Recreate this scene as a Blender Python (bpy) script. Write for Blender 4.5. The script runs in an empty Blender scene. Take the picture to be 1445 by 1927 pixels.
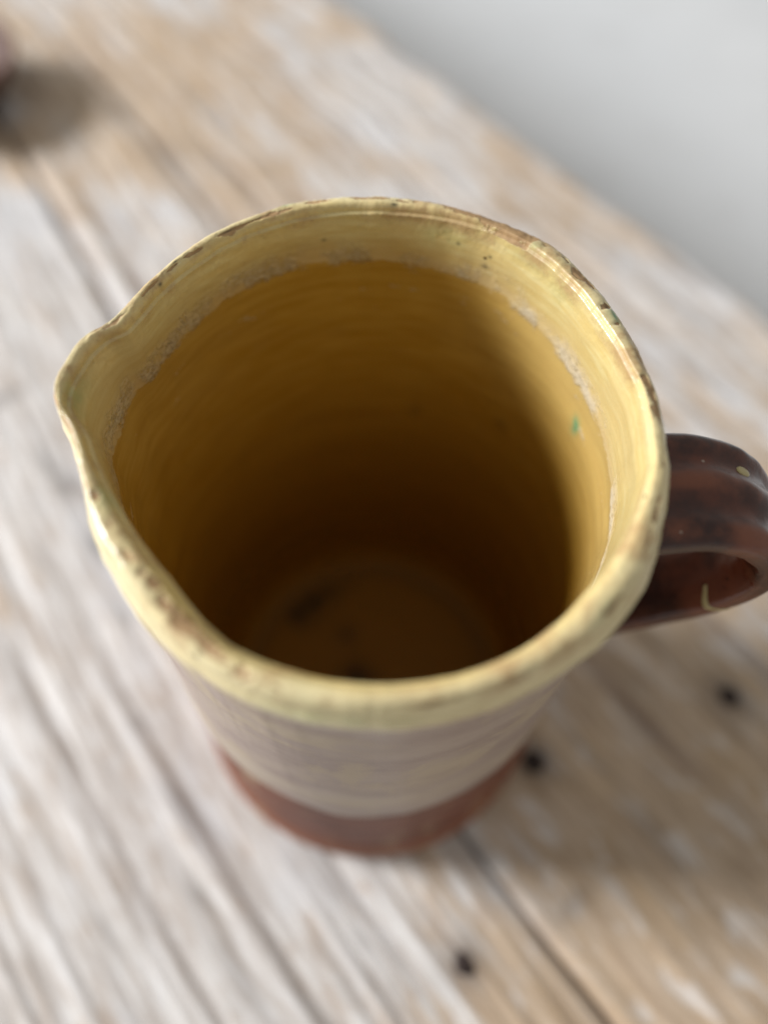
import bpy, math
import numpy as np
from mathutils import Matrix, Vector

scene = bpy.context.scene
COL = scene.collection
PI = math.pi

# ------------------------------------------------------------------ camera
H = 0.2071                       # height of the jug's lip above the table
PITCH, ROLL = math.radians(61.2), math.radians(1.8)
fw = Vector((0, math.cos(PITCH), -math.sin(PITCH)))
rt0 = Vector((1, 0, 0)); up0 = rt0.cross(fw)
rt = math.cos(ROLL) * rt0 + math.sin(ROLL) * up0
up = -math.sin(ROLL) * rt0 + math.cos(ROLL) * up0
cam = bpy.data.cameras.new('camera'); camo = bpy.data.objects.new('camera', cam); COL.objects.link(camo)
M = Matrix((rt, up, -fw)).transposed().to_4x4(); M.translation = Vector((0.0036, -0.0971, 0.3360))
camo.matrix_world = M
cam.sensor_fit = 'HORIZONTAL'; cam.sensor_width = 36; cam.lens = 36
cam.clip_start = 0.005; cam.clip_end = 60
cam.dof.use_dof = True; cam.dof.focus_distance = 0.177; cam.dof.aperture_fstop = 3.9
scene.camera = camo

# ------------------------------------------------------------------ light
world = bpy.data.worlds.new('World'); scene.world = world; world.use_nodes = True
bg = world.node_tree.nodes['Background']
bg.inputs[0].default_value = (1.0, 0.965, 0.915, 1); bg.inputs[1].default_value = 0.39
AZ, EL, DIST = math.radians(170), math.radians(26), 6.0
lamp = bpy.data.lights.new('window_light', 'AREA'); lamp.shape = 'RECTANGLE'
lamp.size, lamp.size_y, lamp.energy, lamp.color = 1.6, 1.5, 620, (0.985, 0.985, 1.0)
lo = bpy.data.objects.new('window_light', lamp); COL.objects.link(lo)
ld = Vector((math.cos(AZ) * math.cos(EL), math.sin(AZ) * math.cos(EL), math.sin(EL)))
lo.location = Vector((0, 0, 0.1)) + ld * DIST
lo.rotation_euler = ld.to_track_quat('Z', 'Y').to_euler()
vs = scene.view_settings
vs.view_transform = 'Standard'; vs.look = 'None'; vs.exposure = 0.0; vs.gamma = 1.0; vs.use_curve_mapping = False

# ------------------------------------------------------------------ numeric helpers
def hsh(i, j, k, seed):
    v = (i.astype(np.int64) * 374761393 + j.astype(np.int64) * 668265263 + k.astype(np.int64) * 2147483647 + seed * 1274126177) & 0xffffffff
    v = ((v ^ (v >> 13)) * 1274126177) & 0xffffffff
    v = ((v ^ (v >> 16)) * 2246822519) & 0xffffffff
    return ((v ^ (v >> 15)) & 0xffffff) / float(0xffffff)
def noise(x, y, z, seed=0):                          # value noise, -1..1
    x, y, z = np.broadcast_arrays(np.asarray(x, float), np.asarray(y, float), np.asarray(z, float))
    i, j, k = np.floor(x), np.floor(y), np.floor(z)
    fx, fy, fz = x - i, y - j, z - k
    fx, fy, fz = [t * t * t * (t * (t * 6 - 15) + 10) for t in (fx, fy, fz)]
    r = 0
    for a in (0, 1):
        for b in (0, 1):
            for c in (0, 1):
                r = r + (fx if a else 1 - fx) * (fy if b else 1 - fy) * (fz if c else 1 - fz) * hsh(i + a, j + b, k + c, seed)
    return r * 2 - 1
def fbm(x, y, z, seed=0, oct=4):
    r, a, t = 0, 1.0, 0
    for o in range(oct):
        r = r + a * noise(x * 2 ** o, y * 2 ** o, z * 2 ** o, seed + o); t += a; a *= 0.5
    return r / t
def sstep(a, b, x):
    t = np.clip((x - a) / (b - a), 0, 1); return t * t * (3 - 2 * t)
def pinterp(phi, tab, smooth=1.0):                   # periodic table of (degrees, value)
    t = sorted((a % 360, v) for a, v in tab); a = np.array([q[0] for q in t]); v = np.array([q[1] for q in t])
    g = np.arange(0, 360, 0.25)
    y = np.interp(g, np.r_[a - 360, a, a + 360], np.r_[v, v, v])
    n = int(4 * smooth / 0.25); k = np.exp(-0.5 * (np.arange(-n, n + 1) * 0.25 / smooth) ** 2); k /= k.sum()
    y = np.convolve(np.r_[y[-n:], y, y[:n]], k, 'valid')
    return np.interp(np.degrees(phi) % 360, np.r_[g, 360], np.r_[y, y[0]])

# ------------------------------------------------------------------ object helpers
def tag(o, label=None, cat=None, group=None, kind=None):
    for k, v in (('label', label), ('category', cat), ('group', group), ('kind', kind)):
        if v: o[k] = v
    return o
def empty(name, loc=(0, 0, 0)):
    o = bpy.data.objects.new(name, None); COL.objects.link(o); o.location = loc; o.empty_display_size = 0.02
    return o
def mesh_obj(name, V, F, mat, parent=None, attrs=None, normals=None, smooth=True):
    """V (n,3); F list of quad/tri arrays; attrs: dict name -> (n,) or (n,3)"""
    me = bpy.data.meshes.new(name)
    if isinstance(F, np.ndarray):
        nf, k = F.shape
        me.vertices.add(len(V)); me.vertices.foreach_set('co', np.ascontiguousarray(V, dtype=np.float32).ravel())
        me.loops.add(nf * k); me.loops.foreach_set('vertex_index', np.ascontiguousarray(F, dtype=np.int32).ravel())
        me.polygons.add(nf)
        me.polygons.foreach_set('loop_start', np.arange(0, nf * k, k, dtype=np.int32))
        me.update(calc_edges=True); me.validate()
    else:
        me.from_pydata([tuple(map(float, v)) for v in V], [], [tuple(map(int, f)) for f in F])
    if smooth: me.polygons.foreach_set('use_smooth', np.ones(len(me.polygons), dtype=bool))
    for n, a in (attrs or {}).items():
        a = np.asarray(a, dtype=np.float32)
        if a.ndim == 1:
            at = me.attributes.new(n, 'FLOAT', 'POINT'); at.data.foreach_set('value', a)
        else:
            at = me.attributes.new(n, 'FLOAT_VECTOR', 'POINT'); at.data.foreach_set('vector', a.ravel())
    if normals is not None:
        me.normals_split_custom_set_from_vertices([tuple(x) for x in normals.tolist()])
    me.materials.append(mat); me.update()
    o = bpy.data.objects.new(name, me); COL.objects.link(o)
    if parent: o.parent = parent
    return o

# ------------------------------------------------------------------ shader helpers
class NT:
    def __init__(s, name):
        s.m = bpy.data.materials.new(name); s.m.use_nodes = True; s.t = s.m.node_tree
        s.p = s.t.nodes['Principled BSDF']
    def n(s, ty, **kw):
        o = s.t.nodes.new(ty)
        for k, v in kw.items(): setattr(o, k, v)
        return o
    def put(s, sock, v):
        if isinstance(v, bpy.types.NodeSocket): s.t.links.new(v, sock)
        elif isinstance(v, (tuple, list)) and len(v) == 3 and sock.type == 'RGBA': sock.default_value = (*v, 1)
        else: sock.default_value = v
    def attr(s, name, vec=False):
        o = s.n('ShaderNodeAttribute', attribute_name=name); return o.outputs['Vector' if vec else 'Fac']
    def pos(s): return s.n('ShaderNodeTexCoord').outputs['Object']
    def scale(s, v, sc):
        o = s.n('ShaderNodeVectorMath', operation='MULTIPLY'); s.put(o.inputs[0], v); s.put(o.inputs[1], sc); return o.outputs[0]
    def add(s, v, w):
        o = s.n('ShaderNodeVectorMath', operation='ADD'); s.put(o.inputs[0], v); s.put(o.inputs[1], w); return o.outputs[0]
    def noise(s, v, sc=1.0, det=4.0, rough=0.55, dist=0.0, col=False):
        o = s.n('ShaderNodeTexNoise'); s.put(o.inputs['Vector'], v)
        for k, q in (('Scale', sc), ('Detail', det), ('Roughness', rough), ('Distortion', dist)): s.put(o.inputs[k], q)
        return o.outputs[1 if col else 0]
    def voro(s, v, sc, feature='F1', rnd=1.0):
        o = s.n('ShaderNodeTexVoronoi', feature=feature); s.put(o.inputs['Vector'], v); s.put(o.inputs['Scale'], sc); s.put(o.inputs['Randomness'], rnd)
        return o.outputs['Distance']
    def math(s, op, a, b=None, c=None, clamp=False):
        o = s.n('ShaderNodeMath', operation=op, use_clamp=clamp)
        for i, q in enumerate((a, b, c)):
            if q is not None: s.put(o.inputs[i], q)
        return o.outputs[0]
    def step(s, a, b, x):
        o = s.n('ShaderNodeMapRange', interpolation_type='SMOOTHSTEP'); o.clamp = True
        s.put(o.inputs['Value'], x); s.put(o.inputs['From Min'], a); s.put(o.inputs['From Max'], b)
        return o.outputs[0]
    def mix(s, f, a, b, mode='MIX'):
        o = s.n('ShaderNodeMix', data_type='RGBA', blend_type=mode)
        s.put(o.inputs[0], f); s.put(o.inputs[6], a); s.put(o.inputs[7], b); return o.outputs[2]
    def bump(s, h, dist, strength=1.0, normal=None):
        o = s.n('ShaderNodeBump'); s.put(o.inputs['Height'], h); s.put(o.inputs['Distance'], dist); s.put(o.inputs['Strength'], strength)
        if normal is not None: s.put(o.inputs['Normal'], normal)
        return o.outputs[0]
    def out(s, **kw):
        for k, v in kw.items(): s.put(s.p.inputs[k.replace('_', ' ')], v)
        return s.m

# ---- glaze of lip, spout and inside
def mat_glaze():
    t = NT('yellow_glaze'); P = t.pos()
    S, CR, CH, GR, DK, LM = (t.attr(a) for a in ('s', 'crust', 'chip', 'green', 'dark', 'lim'))
    Pr = t.scale(P, (1, 1, 9))                                   # streaks that run round the wall
    streak = t.noise(Pr, 55, 5, 0.6)
    blot = t.noise(P, 45, 4, 0.6)
    fine = t.noise(P, 420, 4, 0.6)
    cream = t.mix(t.step(0.35, 0.68, streak), (0.63, 0.485, 0.19), (0.70, 0.59, 0.285))
    cream = t.mix(t.math('MULTIPLY', t.step(0.45, 0.7, blot), 0.55), cream, (0.60, 0.455, 0.20))
    cream = t.mix(t.math('MULTIPLY', t.step(3.5, -1.5, S), 0.55), cream, (0.76, 0.685, 0.455))
    # fine crackle in the pale glaze
    crk = t.voro(t.add(P, t.scale(t.noise(P, 200, 2, col=True), (0.004, 0.004, 0.004))), 330, 'DISTANCE_TO_EDGE')
    cream = t.mix(t.math('MULTIPLY', t.step(0.035, 0.0, crk), 0.10), cream, (0.35, 0.25, 0.10))
    amber = t.mix(t.step(0.3, 0.7, streak), (0.41, 0.215, 0.018), (0.51, 0.30, 0.048))
    amber = t.mix(t.math('MULTIPLY', t.step(0.5, 0.72, t.noise(P, 70, 3)), 0.35), amber, (0.42, 0.235, 0.04))
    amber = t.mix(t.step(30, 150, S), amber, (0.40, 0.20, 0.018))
    amber = t.mix(t.math('MULTIPLY', t.math('MULTIPLY', t.step(50, -5, CR), t.step(0.5, 1.0, LM)), 0.62), amber, (0.58, 0.45, 0.19))
    edge = t.math('ADD', CR, t.math('MULTIPLY', t.math('SUBTRACT', t.noise(t.scale(P, (1, 1, 3)), 130, 6, 0.72), 0.5), 8.0))
    edge = t.math('ADD', edge, t.math('MULTIPLY', t.math('SUBTRACT', t.noise(P, 430, 4, 0.7), 0.5), 4.0))
    below = t.step(-0.15, 0.25, edge)
    cream = t.mix(t.math('MULTIPLY', t.step(-13.0, 0.0, edge), 0.5), cream, amber)
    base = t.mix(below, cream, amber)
    # tan tide just above the line
    tide = t.math('MULTIPLY', t.step(-7.0, -0.3, edge), t.math('SUBTRACT', 1.0, below))
    base = t.mix(t.math('MULTIPLY', tide, 0.45), base, (0.62, 0.455, 0.235))
    # limescale crust
    fib = t.noise(t.scale(P, (1, 1, 2.2)), 650, 6, 0.75)
    band = t.math('MULTIPLY', t.step(-8.5, -0.4, edge), t.step(1.7, -0.2, edge))
    crm = t.math('MULTIPLY', band, t.step(0.465, 0.535, t.math('ADD', fib, t.math('MULTIPLY', t.math('SUBTRACT', LM, 0.5), 0.22))))
    flk = t.math('MULTIPLY', t.math('MULTIPLY', t.step(26, 5, CR), t.step(-1, 2, CR)),
                 t.step(0.655, 0.70, t.math('ADD', t.noise(t.scale(P, (1, 1, 2.6)), 95, 5, 0.7), t.math('MULTIPLY', LM, 0.035))))
    crm = t.math('MULTIPLY', crm, t.math('MULTIPLY_ADD', t.step(0.42, 0.6, t.noise(P, 85, 4)), 0.88, 0.12))
    crm = t.math('MAXIMUM', t.math('MULTIPLY', crm, LM), t.math('MULTIPLY', flk, 0.55))
    base = t.mix(t.math('MULTIPLY', crm, 0.68), base, (0.66, 0.59, 0.46))
    # copper green tints
    base = t.mix(t.math('MULTIPLY', GR, t.step(0.25, 0.6, t.noise(P, 160, 4))), base, (0.085, 0.30, 0.15))
    # bare clay where the glaze has chipped or worn off the lip
    chm = t.step(0.40, 0.52, t.math('ADD', CH, t.math('MULTIPLY', t.math('SUBTRACT', t.noise(P, 300, 5, 0.7), 0.5), 0.7)))
    clay = t.mix(t.step(0.3, 0.7, t.noise(P, 240, 4)), (0.25, 0.135, 0.058), (0.44, 0.275, 0.13))
    clay = t.mix(t.math('MULTIPLY', t.step(0.60, 0.70, t.noise(P, 420, 5)), 0.8), clay, (0.07, 0.036, 0.024))
    base = t.mix(t.math('MULTIPLY', chm, 0.9), base, clay)
    lipz = t.math('MULTIPLY', t.step(6, 2.5, S), t.step(-6, -2, S))
    rub = t.math('MULTIPLY', lipz, t.step(0.44, 0.64, t.noise(P, 105, 6, 0.7)))
    base = t.mix(t.math('MULTIPLY', rub, 0.75), base, (0.42, 0.265, 0.12))
    # pinholes
    pv = t.voro(P, 150)
    pm = t.math('MULTIPLY', t.step(0.105, 0.05, pv), t.step(0.52, 0.60, t.noise(P, 60, 2)))
    pm = t.math('MULTIPLY', pm, t.step(26, 12, S))
    base = t.mix(t.math('MULTIPLY', pm, 0.9), base, (0.05, 0.03, 0.015))
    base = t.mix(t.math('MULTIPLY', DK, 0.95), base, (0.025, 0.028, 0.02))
    mat = t.math('MAXIMUM', crm, t.math('MAXIMUM', chm, t.math('MULTIPLY', rub, 0.6)))
    rough = t.math('MULTIPLY_ADD', mat, 0.5, 0.20)
    rough = t.math('MULTIPLY_ADD', t.math('SUBTRACT', fine, 0.5), 0.16, rough)
    rough = t.math('MAXIMUM', rough, t.math('MULTIPLY', t.step(150, 190, S), 0.65))
    b = t.bump(streak, 0.0005, 0.16)
    b = t.bump(t.noise(P, 260, 4, 0.6), 0.0004, 0.30, b)
    b = t.bump(t.math('MULTIPLY', crm, fib), 0.0006, 0.9, b)
    b = t.bump(t.math('ADD', t.math('MULTIPLY', chm, -1.0), t.math('MULTIPLY', pm, -0.8)), 0.0005, 0.45, b)
    return t.out(Base_Color=base, Roughness=rough, Normal=b, IOR=1.5, Specular_IOR_Level=0.5)

def mat_body():
    t = NT('slip_body'); P = t.pos(); Z = t.attr('z')
    st = t.noise(t.scale(P, (1, 1, 2)), 34, 5, 0.55)
    bl = t.noise(P, 32, 5, 0.65, 0.6)
    c = t.mix(t.step(0.36, 0.64, st), (0.33, 0.255, 0.225), (0.41, 0.335, 0.285))
    c = t.mix(t.math('MULTIPLY', t.step(0.46, 0.62, bl), 0.75), c, (0.48, 0.40, 0.285))
    ln = t.math('ADD', Z, t.math('MULTIPLY', t.math('SUBTRACT', bl, 0.5), 40))
    s1 = t.math('MULTIPLY', t.step(95, 101, ln), t.step(118, 108, ln))
    c = t.mix(t.math('MULTIPLY', s1, 0.35), c, (0.58, 0.51, 0.37))
    s2 = t.math('MULTIPLY', t.step(180, 183, ln), t.step(190, 186, ln))
    c = t.mix(t.math('MULTIPLY', s2, 0.3), c, (0.25, 0.17, 0.16))
    b = t.bump(st, 0.0006, 0.12); b = t.bump(t.noise(P, 300, 4), 0.0003, 0.4, b)
    return t.out(Base_Color=c, Roughness=t.math('MULTIPLY_ADD', bl, 0.3, 0.28), Normal=b, Specular_IOR_Level=0.35)

def mat_foot():
    t = NT('brown_foot'); P = t.pos(); Z = t.attr('z')
    n = t.noise(t.scale(P, (1, 1, 4)), 50, 5)
    c = t.mix(t.step(0.3, 0.7, n), (0.10, 0.030, 0.017), (0.24, 0.082, 0.045))
    low = t.step(24, 12, t.math('ADD', Z, t.math('MULTIPLY', t.math('SUBTRACT', n, 0.5), 8)))
    c = t.mix(low, c, (0.29, 0.125, 0.075))
    drip = t.step(0.56, 0.64, t.noise(t.scale(P, (1, 1, 0.4)), 60, 4))
    c = t.mix(t.math('MULTIPLY', drip, 0.4), c, (0.45, 0.34, 0.20))
    b = t.bump(n, 0.0008, 0.5)
    return t.out(Base_Color=c, Roughness=t.math('MULTIPLY_ADD', low, 0.2, 0.5), Normal=b, Specular_IOR_Level=0.22)

def mat_brown(name='brown_glaze', r0=0.04, rk=0.22, a=(0.034, 0.010, 0.007), b_=(0.15, 0.040, 0.018)):
    t = NT(name); P = t.pos(); R = t.attr('ridge')
    n = t.noise(P, 60, 5, 0.55); m = t.noise(P, 260, 5, 0.7)
    c = t.mix(t.step(0.35, 0.68, n), a, b_)
    c = t.mix(t.math('MULTIPLY', t.step(0.35, 1.0, R), t.step(0.35, 0.6, n)), c, (0.19, 0.062, 0.03))
    c = t.mix(t.math('MULTIPLY', t.step(0.62, 0.72, m), 0.7), c, (0.022, 0.010, 0.008))
    pin = t.step(0.11, 0.05, t.voro(P, 210)); pin = t.math('MULTIPLY', pin, t.step(0.55, 0.62, t.noise(P, 120, 2)))
    c = t.mix(t.math('MULTIPLY', pin, 0.7), c, (0.42, 0.36, 0.30))
    r = t.math('MULTIPLY_ADD', m, rk, r0)
    b = t.bump(m, 0.0004, 0.3); b = t.bump(n, 0.001, 0.45, b); b = t.bump(pin, 0.0004, -0.6, b)
    return t.out(Base_Color=c, Roughness=r, Normal=b)

def mat_cream_spot():
    t = NT('cream_slip'); P = t.pos()
    return t.out(Base_Color=t.mix(t.noise(P, 400, 3), (0.42, 0.35, 0.15), (0.52, 0.45, 0.23)), Roughness=0.3)

def mat_wood():
    t = NT('weathered_wood'); G = t.attr('gr', True); Hh, LI, ST = t.attr('h'), t.attr('lime'), t.attr('stain')
    broad = t.noise(t.scale(G, (5, 38, 1)), 1, 4, 0.6)
    mid = t.noise(t.add(t.scale(G, (17, 125, 1)), (3.1, 7.7, 0)), 1, 5, 0.65, 0.4)
    mid2 = t.noise(t.add(t.scale(G, (30, 240, 1)), (9.1, 2.7, 0)), 1, 4, 0.6, 0.3)
    fib = t.noise(t.scale(G, (60, 900, 1)), 1, 4, 0.6)
    blot = t.noise(t.add(t.scale(G, (14, 22, 1)), (11, 5, 0)), 1, 4, 0.6)
    tan = t.mix(t.step(0.32, 0.68, mid2), (0.43, 0.315, 0.205), (0.60, 0.475, 0.35))
    tan = t.mix(t.math('MULTIPLY', t.step(0.45, 0.7, blot), 0.5), tan, (0.59, 0.425, 0.245))
    lime = t.mix(t.step(0.36, 0.64, mid2), (0.50, 0.46, 0.425), (0.72, 0.70, 0.675))
    lime = t.mix(t.math('MULTIPLY', t.step(0.5, 0.66, blot), 0.5), lime, (0.62, 0.64, 0.67))
    v = t.math('ADD', t.math('MULTIPLY_ADD', broad, 0.5, t.math('MULTIPLY', blot, 0.75)), t.math('MULTIPLY', mid, 0.75))
    v = t.math('ADD', v, t.math('MULTIPLY_ADD', LI, 0.45, -0.225))
    c = t.mix(t.step(0.80, 1.04, v), tan, lime)
    flk = t.noise(t.add(t.scale(G, (34, 150, 1)), (5.5, 1.3, 0)), 1, 5, 0.65, 0.9)
    c = t.mix(t.math('MULTIPLY', t.step(0.52, 0.66, flk), 0.55), c, (0.78, 0.78, 0.78))
    c = t.mix(t.math('MULTIPLY', t.step(0.46, 0.34, flk), 0.6), c, (0.42, 0.31, 0.22))
    gap = t.step(0.42, 0.30, t.noise(t.add(t.scale(G, (11, 150, 1)), (1.7, 4.1, 0)), 1, 4, 0.6, 0.5))
    c = t.mix(t.math('MULTIPLY', gap, 0.65), c, (0.25, 0.20, 0.16))
    c = t.mix(t.math('MULTIPLY', t.step(0.62, 0.40, fib), 0.25), c, t.mix(0.65, c, (0.16, 0.12, 0.09)))
    gro = t.step(0.45, 0.05, Hh)
    c = t.mix(t.math('MULTIPLY', gro, 0.7), c, (0.14, 0.088, 0.070))
    c = t.mix(ST, c, (0.055, 0.042, 0.036))
    b = t.bump(fib, 0.0006, 0.5); b = t.bump(mid, 0.0012, 0.4, b)
    return t.out(Base_Color=c, Roughness=t.math('MULTIPLY_ADD', fib, 0.2, 0.42), Normal=b, Specular_IOR_Level=0.45)

def mat_floor():
    t = NT('pale_floor'); P = t.pos()
    c = t.mix(t.step(0.3, 0.7, t.noise(P, 1.6, 5)), (0.70, 0.725, 0.74), (0.74, 0.76, 0.77))
    c = t.mix(t.math('MULTIPLY', t.step(0.5, 0.75, t.noise(P, 9, 6)), 0.2), c, (0.48, 0.48, 0.47))
    return t.out(Base_Color=c, Roughness=0.55, Normal=t.bump(t.noise(P, 60, 5), 0.001, 0.3))

def mat_iron():
    t = NT('rusty_iron'); P = t.pos()
    return t.out(Base_Color=t.mix(t.noise(P, 500, 4), (0.012, 0.009, 0.008), (0.045, 0.024, 0.018)), Roughness=0.75, Metallic=0.2)

GLAZE, BODY, FOOT, BROWN, SPOT, WOOD, FLOOR, IRON = mat_glaze(), mat_body(), mat_foot(), mat_brown(), mat_cream_spot(), mat_wood(), mat_floor(), mat_iron()

# ------------------------------------------------------------------ floor of the room
FZ = -0.70
fl = mesh_obj('floor', np.array([(-6, -6, FZ), (8, -6, FZ), (8, 9, FZ), (-6, 9, FZ)]), [(0, 1, 2, 3)], FLOOR, smooth=False)
tag(fl, 'pale grey floor far below the table edge', kind='structure')

# ------------------------------------------------------------------ table
TA = math.radians(130.5)
UU = np.array([math.cos(TA), math.sin(TA)]); NN = np.array([math.sin(TA), -math.cos(TA)])   # along / across the boards
table = tag(empty('wooden_table', (0, 0, FZ)), 'old weathered wooden plank table with white paint residue under the jug', 'table')
def xy_to_un(x, y): return x * UU[0] + y * UU[1], x * NN[0] + y * NN[1]
us = np.r_[np.linspace(-0.62, -0.24, 20)[:-1], np.linspace(-0.24, 0.74, 330), np.linspace(0.74, 2.45, 90)[1:]]
def joint(u): return np.interp(u, [-0.62, -0.148, -0.072, 0.08, 0.265, 0.41, 0.7, 2.45], [-0.0095, -0.0095, -0.0092, -0.004, 0.021, 0.040, 0.058, 0.062])
def edge_r(u): return 0.3205 + 0.0035 * fbm(u * 6, 0, 0, 77, 3) + 0.002 * noise(u * 25, 0, 0, 79)
LIME = [  # x, y, radius, amount: where the white residue is thick (+) or rubbed off to bare wood (-)
    (-0.16, 0.12, 0.12, 0.5), (-0.10, -0.06, 0.08, 0.6), (-0.06, -0.13, 0.06, 0.35), (-0.2, 0.2, 0.08, 0.3), (0.035, -0.095, 0.035, 0.4),
    (0.13, -0.07, 0.08, -0.8), (0.14, 0.02, 0.05, -0.25), (-0.12, 0.36, 0.09, -0.12), (-0.20, 0.42, 0.08, -0.25), (0.06, -0.15, 0.05, -0.3),
    (0.14, 0.22, 0.08, 0.25), (0.02, 0.44, 0.08, 0.3)]
STAIN = [ # x, y, half-length along grain, half-width, strength
    (-0.1335, 0.066, 0.009, 0.0055, 0.75), (-0.157, 0.098, 0.008, 0.004, 0.65), (-0.205, 0.150, 0.004, 0.014, 0.6), (-0.17, 0.11, 0.012, 0.004, 0.45), (-0.115, 0.03, 0.008, 0.003, 0.4), (-0.10, -0.02, 0.006, 0.003, 0.4), (-0.065, -0.085, 0.007, 0.003, 0.4), (0.0, -0.10, 0.006, 0.002, 0.35), (0.09, 0.30, 0.02, 0.006, 0.25), (-0.06, 0.25, 0.025, 0.005, 0.3),
    (0.083, -0.085, 0.004, 0.012, 0.4), (0.060, -0.020, 0.016, 0.005, 0.25), (0.118, 0.004, 0.016, 0.003, 0.35), (-0.150, 0.360, 0.03, 0.012, 0.35),
    (-0.19, 0.40, 0.02, 0.012, 0.3), (-0.075, -0.055, 0.014, 0.0025, 0.3), (-0.097, -0.10, 0.012, 0.002, 0.35), (-0.045, -0.115, 0.02, 0.0016, 0.3),
    (0.045, -0.067, 0.006, 0.002, 0.5), (0.071, -0.031, 0.010, 0.008, 0.75), (0.040, -0.106, 0.009, 0.007, 0.7), (0.160, 0.0, 0.011, 0.008, 0.75)]
def plank(n0, n1, cols, seed, lime0):
    """board between the curves n0(u) and n1(u); its top surface carries the weathered grain as relief"""
    v = np.linspace(0, 1, cols); U, Vv = np.meshgrid(us, v, indexing='ij')
    a, b = n0(us)[:, None], n1(us)[:, None]
    Wd = float(np.mean(b - a)); N = a + (b - a) * Vv; G = Vv * Wd
    G = G + 0.004 * fbm(U * 2.5, G * 9, 0, seed + 50, 3)
    h = 0.55 * fbm(U * 3.0, G * 95, seed, seed, 3) + 0.40 * fbm(U * 12, G * 210, seed, seed + 9, 3) + 0.25 * fbm(U * 4, G * 9, 0, seed + 20, 2)
    h = np.clip(0.62 + 0.75 * h, 0, 1)
    crack = np.zeros_like(U)
    for q in range(1 if seed == 8 else 3):
        c0 = Wd * (0.12 + 0.76 * float(hsh(np.array(q), np.array(seed), np.array(3), 5))); cu = -0.15 + 0.7 * float(hsh(np.array(q), np.array(seed), np.array(8), 6))
        line = c0 + 0.003 * noise(U * 14, q, 0, seed + 31)
        crack = np.maximum(crack, np.exp(-((G - line) / 0.0011) ** 2) * sstep(0.10, 0.03, np.abs(U - cu)))
    h = h * (1 - 0.6 * crack)
    ed = np.minimum(Vv * (b - a), (1 - Vv) * (b - a))
    Z = -0.0038 * (1 - h) - 0.0035 * np.exp(-(ed / 0.0022)) - 0.0012 * crack
    h = h * (0.25 + 0.75 * sstep(0, 0.003, ed))
    Z -= Z.max() - (-0.0002)
    X = U * UU[0] + N * NN[0]; Y = U * UU[1] + N * NN[1]
    li = np.full_like(U, lime0)
    for x, y, r, w in LIME: li += w * np.exp(-(((X - x) ** 2 + (Y - y) ** 2) / r ** 2))
    st = np.zeros_like(U)
    for x, y, l, w, k in STAIN:
        u0, m0 = xy_to_un(x, y); st = np.maximum(st, k * np.exp(-((U - u0) / l) ** 2 - ((N - m0) / w) ** 2))
    nu, nv = U.shape
    top = np.stack([X, Y, Z - FZ], -1).reshape(-1, 3)
    bot = top.copy(); bot[:, 2] = -0.036 - FZ
    idx = np.arange(nu * nv).reshape(nu, nv)
    q = np.stack([idx[:-1, :-1], idx[:-1, 1:], idx[1:, 1:], idx[1:, :-1]], -1).reshape(-1, 4)[:, ::-1]
    loop = np.r_[idx[:, 0], idx[-1, 1:], idx[-2::-1, -1], idx[0, -2:0:-1]]
    nb = len(loop); bidx = nu * nv + np.arange(nb); nx = np.roll(np.arange(nb), -1)
    sk = np.stack([loop, bidx, bidx[nx], loop[nx]], -1)[:, ::-1]
    Vall = np.r_[top, bot[loop]]
    # underside: strip between the two long sides
    L = bidx[:nu]; R = bidx[nu - 1 + nv - 1: nu - 1 + nv - 1 + nu][::-1]
    und = np.stack([L[:-1], L[1:], R[1:], R[:-1]], -1)[:, ::-1]
    pad = lambda a_: np.r_[a_.ravel(), a_.ravel()[loop]]
    gr = np.stack([pad(U), pad(G + seed * 0.37), np.full(len(Vall), seed * 1.3)], -1)
    o = mesh_obj('plank', Vall, np.r_[q, sk, und], WOOD, table, {'gr': gr, 'h': pad(h), 'lime': pad(li), 'stain': pad(st)})
    o.data.set_sharp_from_angle(angle=math.radians(50))
    return o
g = lambda u: 0.0004 + 0.0009 * np.clip(noise(u * 22, 0, 0, 88) + 0.1, 0, 1)
plank(lambda u: joint(u) + g(u), edge_r, 210, 3, 0.30)
plank(lambda u: joint(u) * 0.4 - 0.215, lambda u: joint(u) - g(u), 150, 8, 0.34)
plank(lambda u: u * 0 - 0.46, lambda u: joint(u) * 0.4 - 0.217, 60, 14, 0.2)

def box_obj(name, u0, u1, n0, n1, z0, z1, mat, parent, bev=0.003):
    c = [(u, n) for u, n in ((u0, n0), (u1, n0), (u1, n1), (u0, n1))]
    V = []; rings = [(z0, bev), (z0 + bev, 0), (z1 - bev, 0), (z1, bev)]
    for z, i in rings:
        for (u, n), (su, sn) in zip(c, ((1, 1), (-1, 1), (-1, -1), (1, -1))):
            uu, nn = u + su * i, n + sn * i
            V.append((uu * UU[0] + nn * NN[0], uu * UU[1] + nn * NN[1], z - FZ))
    F = [(3, 2, 1, 0), (12, 13, 14, 15)]
    for k in range(3):
        for j in range(4): F.append((4 * k + j, 4 * k + (j + 1) % 4, 4 * k + 4 + (j + 1) % 4, 4 * k + 4 + j))
    F = [f[::-1] for f in F]
    V = np.array(V); gr = np.stack([V[:, 2] * 1.0, V[:, 0], np.full(len(V), 5.0)], -1)
    return mesh_obj(name, V, F, mat, parent, {'gr': gr, 'h': np.full(len(V), 0.8), 'lime': np.full(len(V), 0.1)}, smooth=False)
for n in (-0.40, 0.255): box_obj('side_rail', -0.46, 2.29, n, n + 0.025, -0.14, -0.0365, WOOD, table)
for u in (-0.53, 2.30):
    for n in (-0.43, 0.225): box_obj('leg', u, u + 0.07, n, n + 0.07, FZ + 0.001, -0.037, WOOD, table, 0.006)
for u in (-0.508, 2.323): box_obj('end_rail', u, u + 0.025, -0.355, 0.22, -0.14, -0.0365, WOOD, table)

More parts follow.
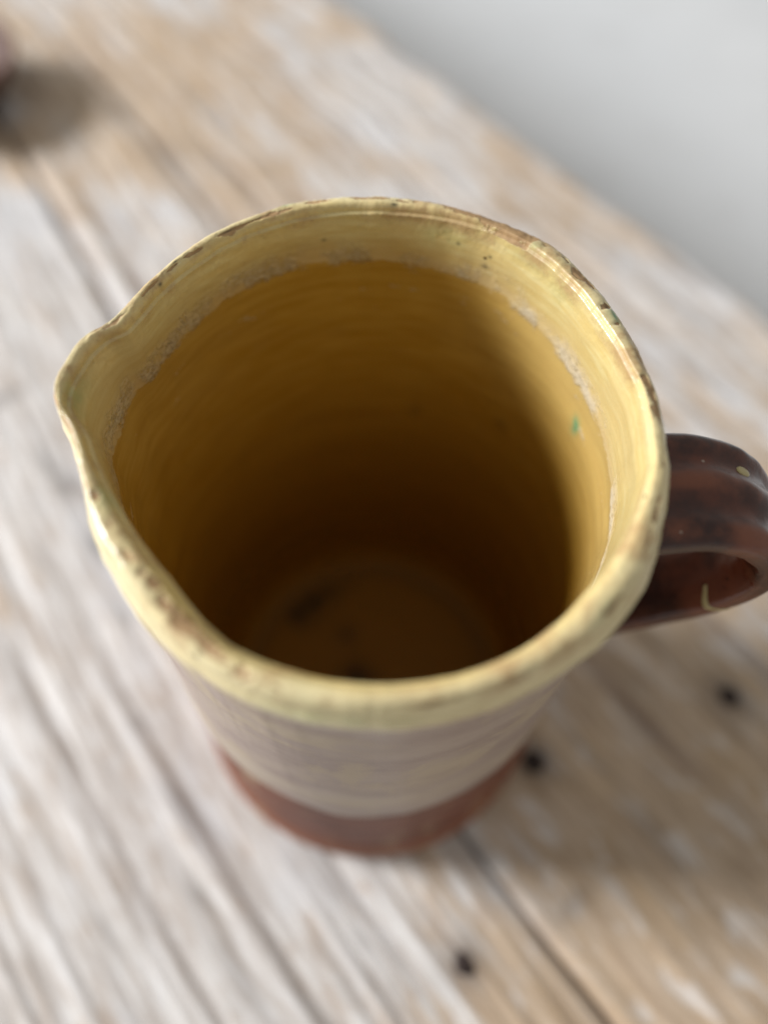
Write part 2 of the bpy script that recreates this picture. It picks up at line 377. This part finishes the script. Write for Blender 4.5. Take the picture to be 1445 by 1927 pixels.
# iron nail heads driven into the boards
def nail_mesh():
    V, F, k = [], [], 14
    for r, z in ((0.0046, -0.003), (0.0048, -0.0009), (0.0044, -0.0001), (0.0022, 0.0003)):
        for i in range(k):
            a = 2 * PI * i / k; V.append((r * math.cos(a) * (1 + 0.06 * math.sin(3 * a)), r * math.sin(a), z))
    for q in range(3):
        for i in range(k): F.append((q * k + i, q * k + (i + 1) % k, (q + 1) * k + (i + 1) % k, (q + 1) * k + i))
    F.append(tuple(3 * k + i for i in range(k)))
    return V, F
nv_, nf_ = nail_mesh(); nail0 = None
for i, (x, y) in enumerate(((0.071, -0.031), (0.040, -0.106), (0.160, 0.0))):
    if nail0 is None: nl = nail0 = mesh_obj('nail', nv_, nf_, IRON, table)
    else: nl = nail0.copy(); COL.objects.link(nl); nl.parent = table
    nl.location = (x, y, -0.0007 - FZ); nl.rotation_euler.z = i * 1.1

# ------------------------------------------------------------------ the jug
JUG = tag(empty('jug'), 'yellow glazed earthenware jug with pinched spout, chipped rim and brown strap handle', 'jug')
NP = 1440
phi = np.linspace(0, 2 * PI, NP, endpoint=False); deg = np.degrees(phi)
RO = [(0, 62.0), (10, 61.9), (21, 62.2), (33, 63.2), (40, 64.2), (47, 65.2), (55, 65.6), (73, 65.4), (92, 64.9), (104, 65.3), (112, 65), (120, 64.3), (131, 63.5),
      (142, 62.3), (150, 61.9), (157, 61.8), (161.5, 62.6), (164.5, 65.2), (169, 66.6), (174, 67.2), (178, 67.5), (180.7, 66.9), (183.5, 65), (187, 62.5), (194, 60.6),
      (199, 60.1), (206, 60.1), (212, 60.3), (218, 60.6), (225, 61.2), (231, 61.7), (239, 62.5), (245, 63.2), (252, 63.8), (260, 64.2), (272, 64.8), (280, 65.1),
      (290, 65.1), (301, 64.9), (310, 65.2), (316, 65.3), (323, 65), (329, 64.6), (335, 63.9), (341, 63.4), (348, 62.8)]
RI = [(0.6, 57.8), (10, 57.6), (20, 56.9), (29, 57.1), (39, 58.4), (46, 58.9), (61, 60.3), (71, 60.3), (92, 59.8), (105, 60.3), (122, 59.9), (134, 58.9), (145, 58.6),
      (156, 57.9), (161, 58.3), (164.5, 61.6), (169, 63.4), (175, 64.3), (178, 64.5), (182, 63.9), (186, 60.5), (190, 58.4), (197, 56.8), (205, 55.6), (213, 54.6),
      (220, 54.1), (227, 54.2), (238, 56.1), (246, 57.9), (254, 58.5), (263, 58.9), (272, 59.6), (281, 59.9), (290, 60), (298, 60), (306, 59.6), (312, 59), (318, 58.6), (335, 58.6), (349.5, 58.8)]
ro = pinterp(phi, RO, 0.9); ri = pinterp(phi, RI, 0.9)
wob = lambda s, f: noise(np.cos(phi) * f, np.sin(phi) * f, s * 7.3, s)
ro = ro + 0.25 * wob(1, 9) + 0.12 * wob(2, 25); ri = ri + 0.2 * wob(3, 9)
spd = (deg - 175 + 180) % 360 - 180
spout_w = np.exp(-(spd / 10.5) ** 2)
zr = 1000 * H + 0.35 * wob(4, 4) + 0.18 * wob(5, 14) - 0.8 * spout_w
BO = [(0, 68.8), (1.2, 70.2), (4, 70.9), (12, 70.2), (18, 68.7), (24, 67.8), (40, 66.8), (70, 66.0), (110, 64.4), (150, 62.9), (175, 61.9), (187, 61.6), (193, 61.6)]
bo = lambda z: np.interp(z, [q[0] for q in BO], [q[1] for q in BO])
BI = [(2, 57.6), (8, 57.5), (20, 57.4), (60, 57.6), (110, 58.6), (150, 59.4), (175, 59.6), (186, 58.8), (191, 57.2)]
bi = lambda d: np.interp(d, [q[0] for q in BI], [q[1] for q in BI])
dev_o = ro - 62.8; dev_i = ri - 58.2
def ring_noise(s, seed): return 0.15 * noise(s / 6.2, 0, 0, seed) + 0.035 * noise(s / 2.1, 0, 0, seed + 1)
rows = []   # (r, z, s, part)
HZ = H * 1000
for r in (0, 20, 45, 60): rows.append((np.full(NP, float(r)), np.full(NP, 1.4 if r < 60 else 0.6), np.full(NP, -HZ), 'foot'))
zf = np.r_[0, 0.6, 1.2, np.linspace(2.2, 40, 44)]
foot_top = 86 + 8 * wob(8, 2) + 1.5 * wob(9, 9)
for z in zf:
    zz = z * (foot_top / 40.0) if z > 2 else np.full(NP, z)
    rows.append((bo(zz) + 0.12 * noise(z / 3, 0, 0, 4), zz, zz - HZ, 'foot'))
col_bot = HZ - 14.3 + 1.3 * wob(6, 3) + 0.5 * wob(7, 11)          # wavy lower edge of the cream collar
for k in np.linspace(0.006, 1, 105):
    zz = foot_top + (col_bot - foot_top) * k
    dd = HZ - zz; r = bo(zz) + dev_o * np.exp(-((dd - 16) / 55)) * (1 - 0.75 * spout_w) + 0.4 * ring_noise(zz, 21)
    rows.append((r, zz, -dd, 'body'))
r_end = rows[-1][0]
for k in np.linspace(0.03, 1, 34):                                   # collar: a thick step of glaze, then up to the lip
    zz = col_bot + (zr - 4.4 - col_bot) * k
    swell = 0.9 * sstep(0, 0.10, k) + 0.5 * np.sin(PI * min(1, k * 1.05)) 
    r = r_end * (1 - sstep(0, 1, k)) + (ro - 0.2) * sstep(0, 1, k) + swell * (1 - sstep(0.75, 1, k)) + 0.15 * noise(np.cos(phi) * 16, np.sin(phi) * 16, k * 4, 33)
    rows.append((r, zz, -(zr - zz), 'rim'))
rc, ht = (ro + ri) / 2, (ro - ri) / 2
pk = pinterp(phi, [(0, -0.8), (25, -0.8), (50, -0.7), (75, -0.5), (95, -0.3), (120, -0.2), (150, 0.0), (178, 0.35), (195, 0.15), (230, 0.1), (270, 0.0), (300, -0.2), (330, -0.6)], 6)
hin = pinterp(phi, [(0, 1.3), (25, 1.3), (50, 1.5), (75, 2.0), (95, 2.4), (120, 2.8), (150, 3.2), (178, 2.6), (200, 3.6), (230, 3.8), (270, 3.4), (300, 2.6), (330, 1.5)], 6)
for a in np.linspace(0, PI, 46)[1:-1]:                               # the lip: a rounded ridge whose crest wanders across it
    x = math.cos(a); q = np.where(x < pk, (pk - x) / (1 + pk), (x - pk) / (1 - pk))
    top = np.maximum(0, 1 - q ** 2.5) ** 0.55
    zz = np.where(x < pk, zr - hin + hin * top, zr - 4.4 + 4.4 * top)
    rows.append((rc + ht * x, zz, np.full(NP, -4.4 * x) if x > 0 else -hin * x, 'rim'))
deps = [hin + (26 - hin) * k for k in np.linspace(0, 1, 62)] + [np.full(NP, d) for d in np.r_[np.linspace(26, 186, 120)[1:], np.linspace(186, 191, 8)[1:]]]
for q, d in enumerate(deps):
    w = np.exp(-((d - hin) / 34)); ws = np.exp(-((d - hin) / 15) ** 1.3)
    de = dev_i * (w * (1 - spout_w) + ws * spout_w)
    de = de - 0.6 * sstep(2, 9, d) * np.exp(-((d - 9) / 14) ** 2)
    r = bi(d) + de + ring_noise(d, 41) * sstep(4, 14, d) + 0.22 * sstep(4, 12, d) * noise(np.cos(phi) * 3, np.sin(phi) * 3, d / 11, 45)
    rows.append((r, zr * (1 - sstep(0, 40, d)) + HZ * sstep(0, 40, d) - d, d, 'rim' if q < 8 else 'interior'))
zb = HZ - 191
for r, dz in ((56.4, -1.6), (55.2, -3.0), (53.5, -4.2), (51.5, -5.0), (49.5, -5.3), (47.8, -5.35), (46, -5.2), (43, -4.9), (38, -4.8), (30, -4.6), (22, -4.3), (14, -4.7), (7, -4.2), (2, -4.0), (0, -4.0)):
    rows.append((np.full(NP, r) + (0.15 * wob(12, 5) if r > 1 else 0), np.full(NP, zb + dz) + (0.12 * wob(13, 6) if r > 3 else 0), np.full(NP, 191.0 + 57 - r), 'interior'))
RR = np.array([q[0] for q in rows]); ZZ = np.array([q[1] for q in rows]); SS = np.array([q[2] for q in rows]); PT = np.array([q[3] for q in rows])
nr = len(rows)
CP, SP = np.cos(phi)[None], np.sin(phi)[None]
DG = np.broadcast_to(deg[None], RR.shape)
# --- chips worn into the lip: (azimuth deg, s mm, half-width deg, half-height mm, amount)
CH = [(67, -1.2, 8, 1.7, 1.15), (57.5, -0.8, 5, 2.1, 1.15), (63, -0.6, 4, 1.8, 1.1), (75, -1.7, 5, 0.9, 0.9), (92, -0.6, 6, 1.3, 0.66), (84, 0.3, 3, 0.8, 0.55), (104, -0.5, 2.4, 1.0, 0.9), (114, 1.0, 4.0, 0.6, 0.85), (125, 1.4, 4.0, 0.65, 0.95), (119, 1.2, 3.5, 0.45, 0.75), (135, 1.5, 5, 0.5, 0.65),
      (39, -0.9, 2.0, 1.2, 1.05), (36, -1.3, 2.0, 1.0, 1.0), (44, -1.1, 1.2, 0.8, 0.9), (29, -0.7, 1.1, 1.1, 1.05), (24, -0.4, 0.9, 0.8, 0.85), (8, 0.1, 1.2, 0.8, 0.9), (5, -0.6, 2.4, 1.1, 1.1), (0, -0.8, 2.4, 1.2, 1.05), (-13, -0.6, 3, 0.8, 0.6), (-24, -0.6, 5, 0.8, 0.72), (15, -1.3, 3, 0.8, 0.65),
      (181.5, -1.6, 1.8, 1.4, 1.1), (187.5, -2.2, 2.0, 1.3, 1.0), (164, -1.2, 1.6, 0.8, 0.75), (161, 0.4, 3.0, 0.8, 0.6), (192, -1.2, 2.2, 0.9, 0.8), (205.5, 0.2, 1.2, 1.2, 1.0), (212, 0.6, 2.5, 0.9, 0.5), (221, 0.3, 1.6, 0.7, 0.7),
      (227, 0.8, 2.2, 1.0, 0.9), (232, 0.3, 2.0, 1.3, 0.9), (238, 0.6, 2.8, 1.6, 1.05), (243.5, 0.0, 2.6, 1.6, 1.1), (247, -0.9, 1.4, 1.0, 0.8), (251, -1.2, 1.1, 1.6, 1.0), (257, -1.8, 2.6, 0.8, 0.55), (283, -2.6, 7, 0.7, 0.55), (294, -2.9, 5, 0.7, 0.58),
      (150, 1.4, 3.0, 0.5, 0.7), (143, 1.5, 2, 0.5, 0.6), (317, -1.6, 3, 0.7, 0.62), (330, -1.0, 3, 0.7, 0.58)]
chip = np.zeros_like(RR)
lipm = (SS > -9) & (SS < 7)
dn = fbm(CP * 26 + 0 * RR, SP * 26 + 0 * RR, SS / 2.2, 61, 3)
for a, s0, wa, wsz, k in CH:
    da = (DG - a + 180) % 360 - 180 + 2.4 * dn
    q = np.exp(-(np.abs(da) / (1.35 * wa)) ** 2.2 - (np.abs(SS - s0 + 0.8 * dn) / (1.45 * wsz)) ** 2.2)
    chip = np.maximum(chip, k * q)
chip = np.clip(chip * (0.95 + 0.35 * dn), 0, 1.1) * lipm
# --- crust line inside
CL = [(100, 16.2), (79, 17.0), (60, 17.1), (49, 19), (38, 20.5), (23, 23.3), (12, 25.3), (-10, 29), (-27, 31), (-60, 30), (-100, 26), (-140, 23), (120, 15.8), (131, 16.4), (151, 19.0), (166, 19.6), (178, 20.5), (194, 22)]
crust = SS - pinterp(phi, CL, 4)[None]
LMT = [(100, 0.55), (75, 0.6), (45, 0.9), (20, 1.0), (0, 0.9), (-25, 0.9), (-60, 0.7), (-140, 0.6), (150, 0.66), (130, 0.62), (118, 0.58), (175, 0.66), (194, 0.6)]
lim = np.broadcast_to(pinterp(phi, LMT, 5)[None], RR.shape)
# --- green flecks and dark blotches
def patches(L):
    o = np.zeros_like(RR)
    for a, s0, wa, wsz, k in L:
        da = (DG - a + 180) % 360 - 180
        o = np.maximum(o, k * np.exp(-(da / wa) ** 2 - ((SS - s0) / wsz) ** 2))
    return o
green = patches([(22, 36, 1.6, 2.8, 1.3), (26, -0.9, 2.3, 1.1, 0.9), (112, -0.8, 2.5, 1.0, 0.6), (50, 1.5, 6, 4, 0.28), (178, 4, 5, 3, 0.35), (74, 6, 6, 3, 0.25), (205, 2, 4, 2.5, 0.35), (-46, -1, 4, 1, 0.3), (265, -6, 12, 3, 0.25), (40, 5, 5, 3, 0.2)])
dark = patches([(61.5, 7.9, 0.5, 0.4, 0.9), (70, 7.2, 0.5, 0.35, 0.9), (103.6, 8.9, 0.6, 0.35, 0.8), (86.5, 1.6, 0.9, 0.3, 0.9), (140.6, 0.4, 0.7, 0.35, 0.9), (147, 2.4, 0.6, 0.3, 0.9), (28.5, -0.9, 0.8, 0.5, 1.0), (62.3, 11.3, 0.9, 0.5, 0.8), (93, 2.6, 0.35, 0.25, 0.8),
                (77, 79, 2.2, 2.6, 0.35), (47.6, 66.5, 2, 2.2, 0.4), (126, 1.0, 1.5, 0.35, 0.8)])
Xm, Ym = RR * CP, RR * SP
flr = SS > 191
for x, y, w, k in ((-33, 28, 6.0, 1.0), (-27, 34, 6, 1.0), (-20, 39, 5, 0.75), (-12, 42, 4, 0.4), (-10.6, 17.9, 4.5, 0.6), (-6.2, 0, 6, 0.95), (-3, -2, 6, 0.8), (14, -20, 5, 0.4)):
    dark = np.maximum(dark, k * np.exp(-((Xm - x) ** 2 + (Ym - y) ** 2) / w ** 2) * flr)
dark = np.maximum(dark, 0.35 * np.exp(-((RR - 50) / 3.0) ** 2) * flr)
# chips are real dents: push the surface in
gz = np.gradient(ZZ, axis=0); gr_ = np.gradient(RR, axis=0)
ln = np.hypot(gz, gr_) + 1e-9
RR2 = RR - 0.55 * chip * gz / ln; ZZ2 = ZZ + 0.55 * chip * gr_ / ln
lipn = 0.09 * fbm(CP * 45 + 0 * RR, SP * 45 + 0 * RR, SS / 1.3, 71, 3) * lipm
RR2 = RR2 + lipn * gz / ln; ZZ2 = ZZ2 - lipn * gr_ / ln
VV = np.stack([RR2 * CP, RR2 * SP, ZZ2], -1) / 1000
# smooth normals of the whole surface so that the parts meet without a seam
dphi = np.roll(VV, -1, 1) - np.roll(VV, 1, 1); drow = np.gradient(VV, axis=0)
nor = np.cross(dphi, drow); nl_ = np.linalg.norm(nor, axis=-1, keepdims=True); nor = nor / np.maximum(nl_, 1e-12)
nor[0] = (0, 0, -1); nor[-1] = (0, 0, 1)
A = {'s': SS, 'crust': crust, 'chip': chip, 'green': green, 'dark': dark, 'lim': lim, 'z': ZZ2}
def jug_part(name, fmask, mat, parent, label=None):
    """fmask: (nr-1, NP) bool of grid faces"""
    i, j = np.nonzero(fmask); j2 = (j + 1) % NP
    F = np.stack([i * NP + j, i * NP + j2, (i + 1) * NP + j2, (i + 1) * NP + j], -1)
    used, inv = np.unique(F, return_inverse=True); F = inv.reshape(-1, 4)
    o = mesh_obj(name, VV.reshape(-1, 3)[used], F, mat, parent, {k: a.reshape(-1)[used] for k, a in A.items()}, nor.reshape(-1, 3)[used])
    if label: o['label'] = label
    return o
prt = np.where(PT[:-1] == 'rim', 'rim', PT[1:])          # face row i spans rows i, i+1
prt = np.array([PT[i + 1] if PT[i] in ('foot', 'body') and PT[i + 1] == PT[i] else (PT[i + 1] if PT[i] != PT[i + 1] and PT[i + 1] in ('rim', 'body') else PT[i]) for i in range(nr - 1)])
ones = np.ones((1, NP), bool)
spm = (np.abs(spd) < 17)[None]
rimrow = (prt == 'rim')[:, None]
jug_part('foot', (prt == 'foot')[:, None] & ones, FOOT, JUG, 'brown glazed foot band')
jug_part('body', (prt == 'body')[:, None] & ones, BODY, JUG, 'greyish slip-streaked outer wall')
rim = jug_part('rim', rimrow & ~spm, GLAZE, JUG, 'chipped cream yellow lip')
jug_part('spout', rimrow & spm, GLAZE, JUG, 'pinched pouring spout')
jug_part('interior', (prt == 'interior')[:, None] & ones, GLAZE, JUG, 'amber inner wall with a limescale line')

# --- strap handle
def catmull(P, n):
    P = np.array(P, float); Q = np.r_[[2 * P[0] - P[1]], P, [2 * P[-1] - P[-2]]]; o = []
    for k in range(n):
        t = k / (n - 1) * (len(P) - 1); i = min(int(t), len(P) - 2); f = t - i; a, b, c, d = Q[i], Q[i + 1], Q[i + 2], Q[i + 3]
        o.append(0.5 * ((2 * b) + (c - a) * f + (2 * a - 5 * b + 4 * c - d) * f * f + (3 * b - a - 3 * c + d) * f ** 3))
    return np.array(o)
#  x mm, depth mm below lip, width, thickness, y centre
HP = [(62.5, 20, 30, 10, -10.2), (66, 18.5, 29.5, 10.2, -10.4), (74, 17.6, 28.5, 9.6, -10.7), (84, 21, 27.5, 9.4, -11), (91.5, 29, 26.5, 9.2, -11.2), (95.0, 40, 25, 9.0, -11), (94.0, 52, 23.5, 8.8, -10.5), (89.5, 64, 22, 8.8, -9.8), (82, 75, 21.5, 9.2, -9), (73, 84, 22, 10, -8.4), (67, 89, 24, 10, -8), (63.5, 92, 26, 10, -8)]
hp = catmull(HP, 150); NS = 120
tx = np.gradient(hp[:, 0]); tz = np.gradient(-hp[:, 1]); tl = np.hypot(tx, tz); tx /= tl; tz /= tl
ang = np.linspace(0, 2 * PI, NS, endpoint=False)
HV, HR = [], []
for k in range(150):
    x, d, w, th, yc = hp[k]
    ca, sa = np.cos(ang), np.sin(ang)
    lat = w / 2 * np.sign(ca) * np.abs(ca) ** 0.75                      # across the strap
    out = th / 2 * np.sign(sa) * np.abs(sa) ** 0.62
    q = lat / (w / 2)
    ridge = 0.5 + 0.5 * np.cos(q * 2.5 * PI)                              # three rounded ribs along the strap
    out = out + np.where(sa > 0, 1.55 * (ridge - 0.5) * np.abs(sa) ** 0.5, 0.3 * (ridge - 0.5))
    lump = 0.28 * noise(k / 9.0, q * 2.2, np.sign(sa) * 0.5, 91) + 0.12 * noise(k / 3.5, q * 5, 0, 92)
    out = out + lump * np.sign(sa)
    nx_, nz_ = -tz[k], tx[k]                                             # outward side of the strap
    xx = x + out * nx_; yy_ = yc + 1.5 + lat + 0.3 * math.sin(k / 17.)
    for w_, rw in ((max(0, 1 - k / 14) ** 2, 60.3), (max(0, 1 - (149 - k) / 12) ** 2, 62.0)):   # both ends run into the jug's wall
        xx = xx * (1 - w_) + np.sqrt(rw ** 2 - yy_ ** 2) * w_
    HV.append(np.stack([xx, yc + 1.5 + lat + 0.3 * math.sin(k / 17.), HZ - d + out * nz_], -1) / 1000); HR.append(np.where(sa > 0, ridge, 0.5))
HV = np.array(HV); HR = np.array(HR)
i, j = np.meshgrid(np.arange(149), np.arange(NS), indexing='ij'); i, j = i.ravel(), j.ravel(); j2 = (j + 1) % NS
hd = mesh_obj('handle', HV.reshape(-1, 3), np.stack([i * NS + j, (i + 1) * NS + j, (i + 1) * NS + j2, i * NS + j2], -1), BROWN, JUG, {'ridge': HR.ravel()})
hd['label'] = 'ribbed dark brown strap handle'
hc = HV.mean(1)
def on_handle(k, a):          # point and frame on the strap's surface
    def at(kk, aa):
        k0 = int(kk); fk = kk - k0; t_ = (aa / (2 * PI) * NS) % NS; j0 = int(t_); fj = t_ - j0; j1 = (j0 + 1) % NS
        return (HV[k0, j0] * (1 - fj) + HV[k0, j1] * fj) * (1 - fk) + (HV[k0 + 1, j0] * (1 - fj) + HV[k0 + 1, j1] * fj) * fk
    p_ = at(k, a); e1 = at(k + 1.5, a) - at(k - 1.5, a); e2 = at(k, a + 0.08) - at(k, a - 0.08)
    e1 /= np.linalg.norm(e1); n_ = np.cross(e2, e1); n_ /= np.linalg.norm(n_)
    if np.dot(n_, p_ - hc[int(k)]) < 0: n_ = -n_
    return p_, e1, np.cross(n_, e1), n_
def slip_drop(name, k, a, l, w, hgt=0.0005):
    p_, e1, e2, n_ = on_handle(k, a); V, F, m = [], [], 20
    for r, z in ((1.0, -0.0004), (0.92, hgt * 0.6), (0.6, hgt), (0.0, hgt * 1.1)):
        for i_ in range(m):
            t_ = 2 * PI * i_ / m; V.append(p_ + e1 * l * r * math.cos(t_) + e2 * w * r * math.sin(t_) + n_ * z)
    for q in range(3):
        for i_ in range(m): F.append((q * m + i_, q * m + (i_ + 1) % m, (q + 1) * m + (i_ + 1) % m, (q + 1) * m + i_))
    return mesh_obj(name, np.array(V), F, SPOT, hd)
slip_drop('glaze_spot', 38, math.radians(74), 0.0020, 0.0014, 0.00025)['label'] = 'cream spot of slip on the handle'
def slip_line(name, pts, w, hgt=0.00045):
    V, F = [], []
    for k, a in pts:
        p_, e1, e2, n_ = on_handle(k, a)
        w_ = w * (0.45 + 0.55 * math.sin(PI * (0.12 + 0.8 * pts.index((k, a)) / len(pts))) + 0.12 * float(noise(pts.index((k, a)) / 5.0, 0, 0, 3)))
        for c, z in ((-1, -0.0003), (-0.6, hgt * 0.8), (0, hgt), (0.6, hgt * 0.8), (1, -0.0003)): V.append(p_ + e1 * w_ * c + n_ * z)
    for q in range(len(pts) - 1):
        for c in range(4): F.append((q * 5 + c, q * 5 + c + 1, q * 5 + 5 + c + 1, q * 5 + 5 + c))
    return mesh_obj(name, np.array(V), F, SPOT, hd)
slip_line('glaze_trail', [(87 + 3 * math.sin(q / 40 * PI), math.radians(168 + q / 40 * 80)) for q in range(41)], 0.0013, 0.00022)['label'] = 'cream trail of slip across the lower handle'

# ------------------------------------------------------------------ the other pot, at the edge of the view
def lathe(name, prof, mat, parent, n=96, seed=5):
    prof = np.array(prof); a = np.linspace(0, 2 * PI, n, endpoint=False)
    R, Zp = prof[:, 0][:, None], prof[:, 1][:, None]
    rr = R * (1 + 0.006 * noise(np.cos(a)[None] * 2, np.sin(a)[None] * 2, Zp * 60, seed))
    V = np.stack([rr * np.cos(a), rr * np.sin(a), Zp + 0 * rr], -1).reshape(-1, 3); m = len(prof)
    i, j = np.meshgrid(np.arange(m - 1), np.arange(n), indexing='ij'); i, j = i.ravel(), j.ravel(); j2 = (j + 1) % n
    return mesh_obj(name, V, np.stack([i * n + j, i * n + j2, (i + 1) * n + j2, (i + 1) * n + j], -1), mat, parent, {'ridge': np.full(len(V), 0.3)})
TERRA = mat_brown('russet_glaze', 0.55, 0.2, (0.05, 0.018, 0.008), (0.12, 0.038, 0.016))
pot = tag(empty('bowl', (-0.311, 0.408, 0.0005)), 'low russet brown glazed earthenware bowl standing at the far end of the table', 'bowl')
BS = lambda L: [(r, z * 0.8) for r, z in L]
lathe('body', BS([(0, .002), (.030, .002), (.034, 0), (.036, .003), (.045, .012), (.052, .022), (.0548, .030)]), TERRA, pot)
lathe('rim', BS([(.0548, .030), (.0565, .033), (.0562, .0352), (.0545, .0358), (.0528, .034), (.050, .025), (.042, .014), (.028, .0085), (0, .0075)]), TERRA, pot)

scene.render.engine = 'CYCLES'
scene.cycles.max_bounces = 14; scene.cycles.diffuse_bounces = 8; scene.cycles.glossy_bounces = 6
scene.cycles.caustics_reflective = False
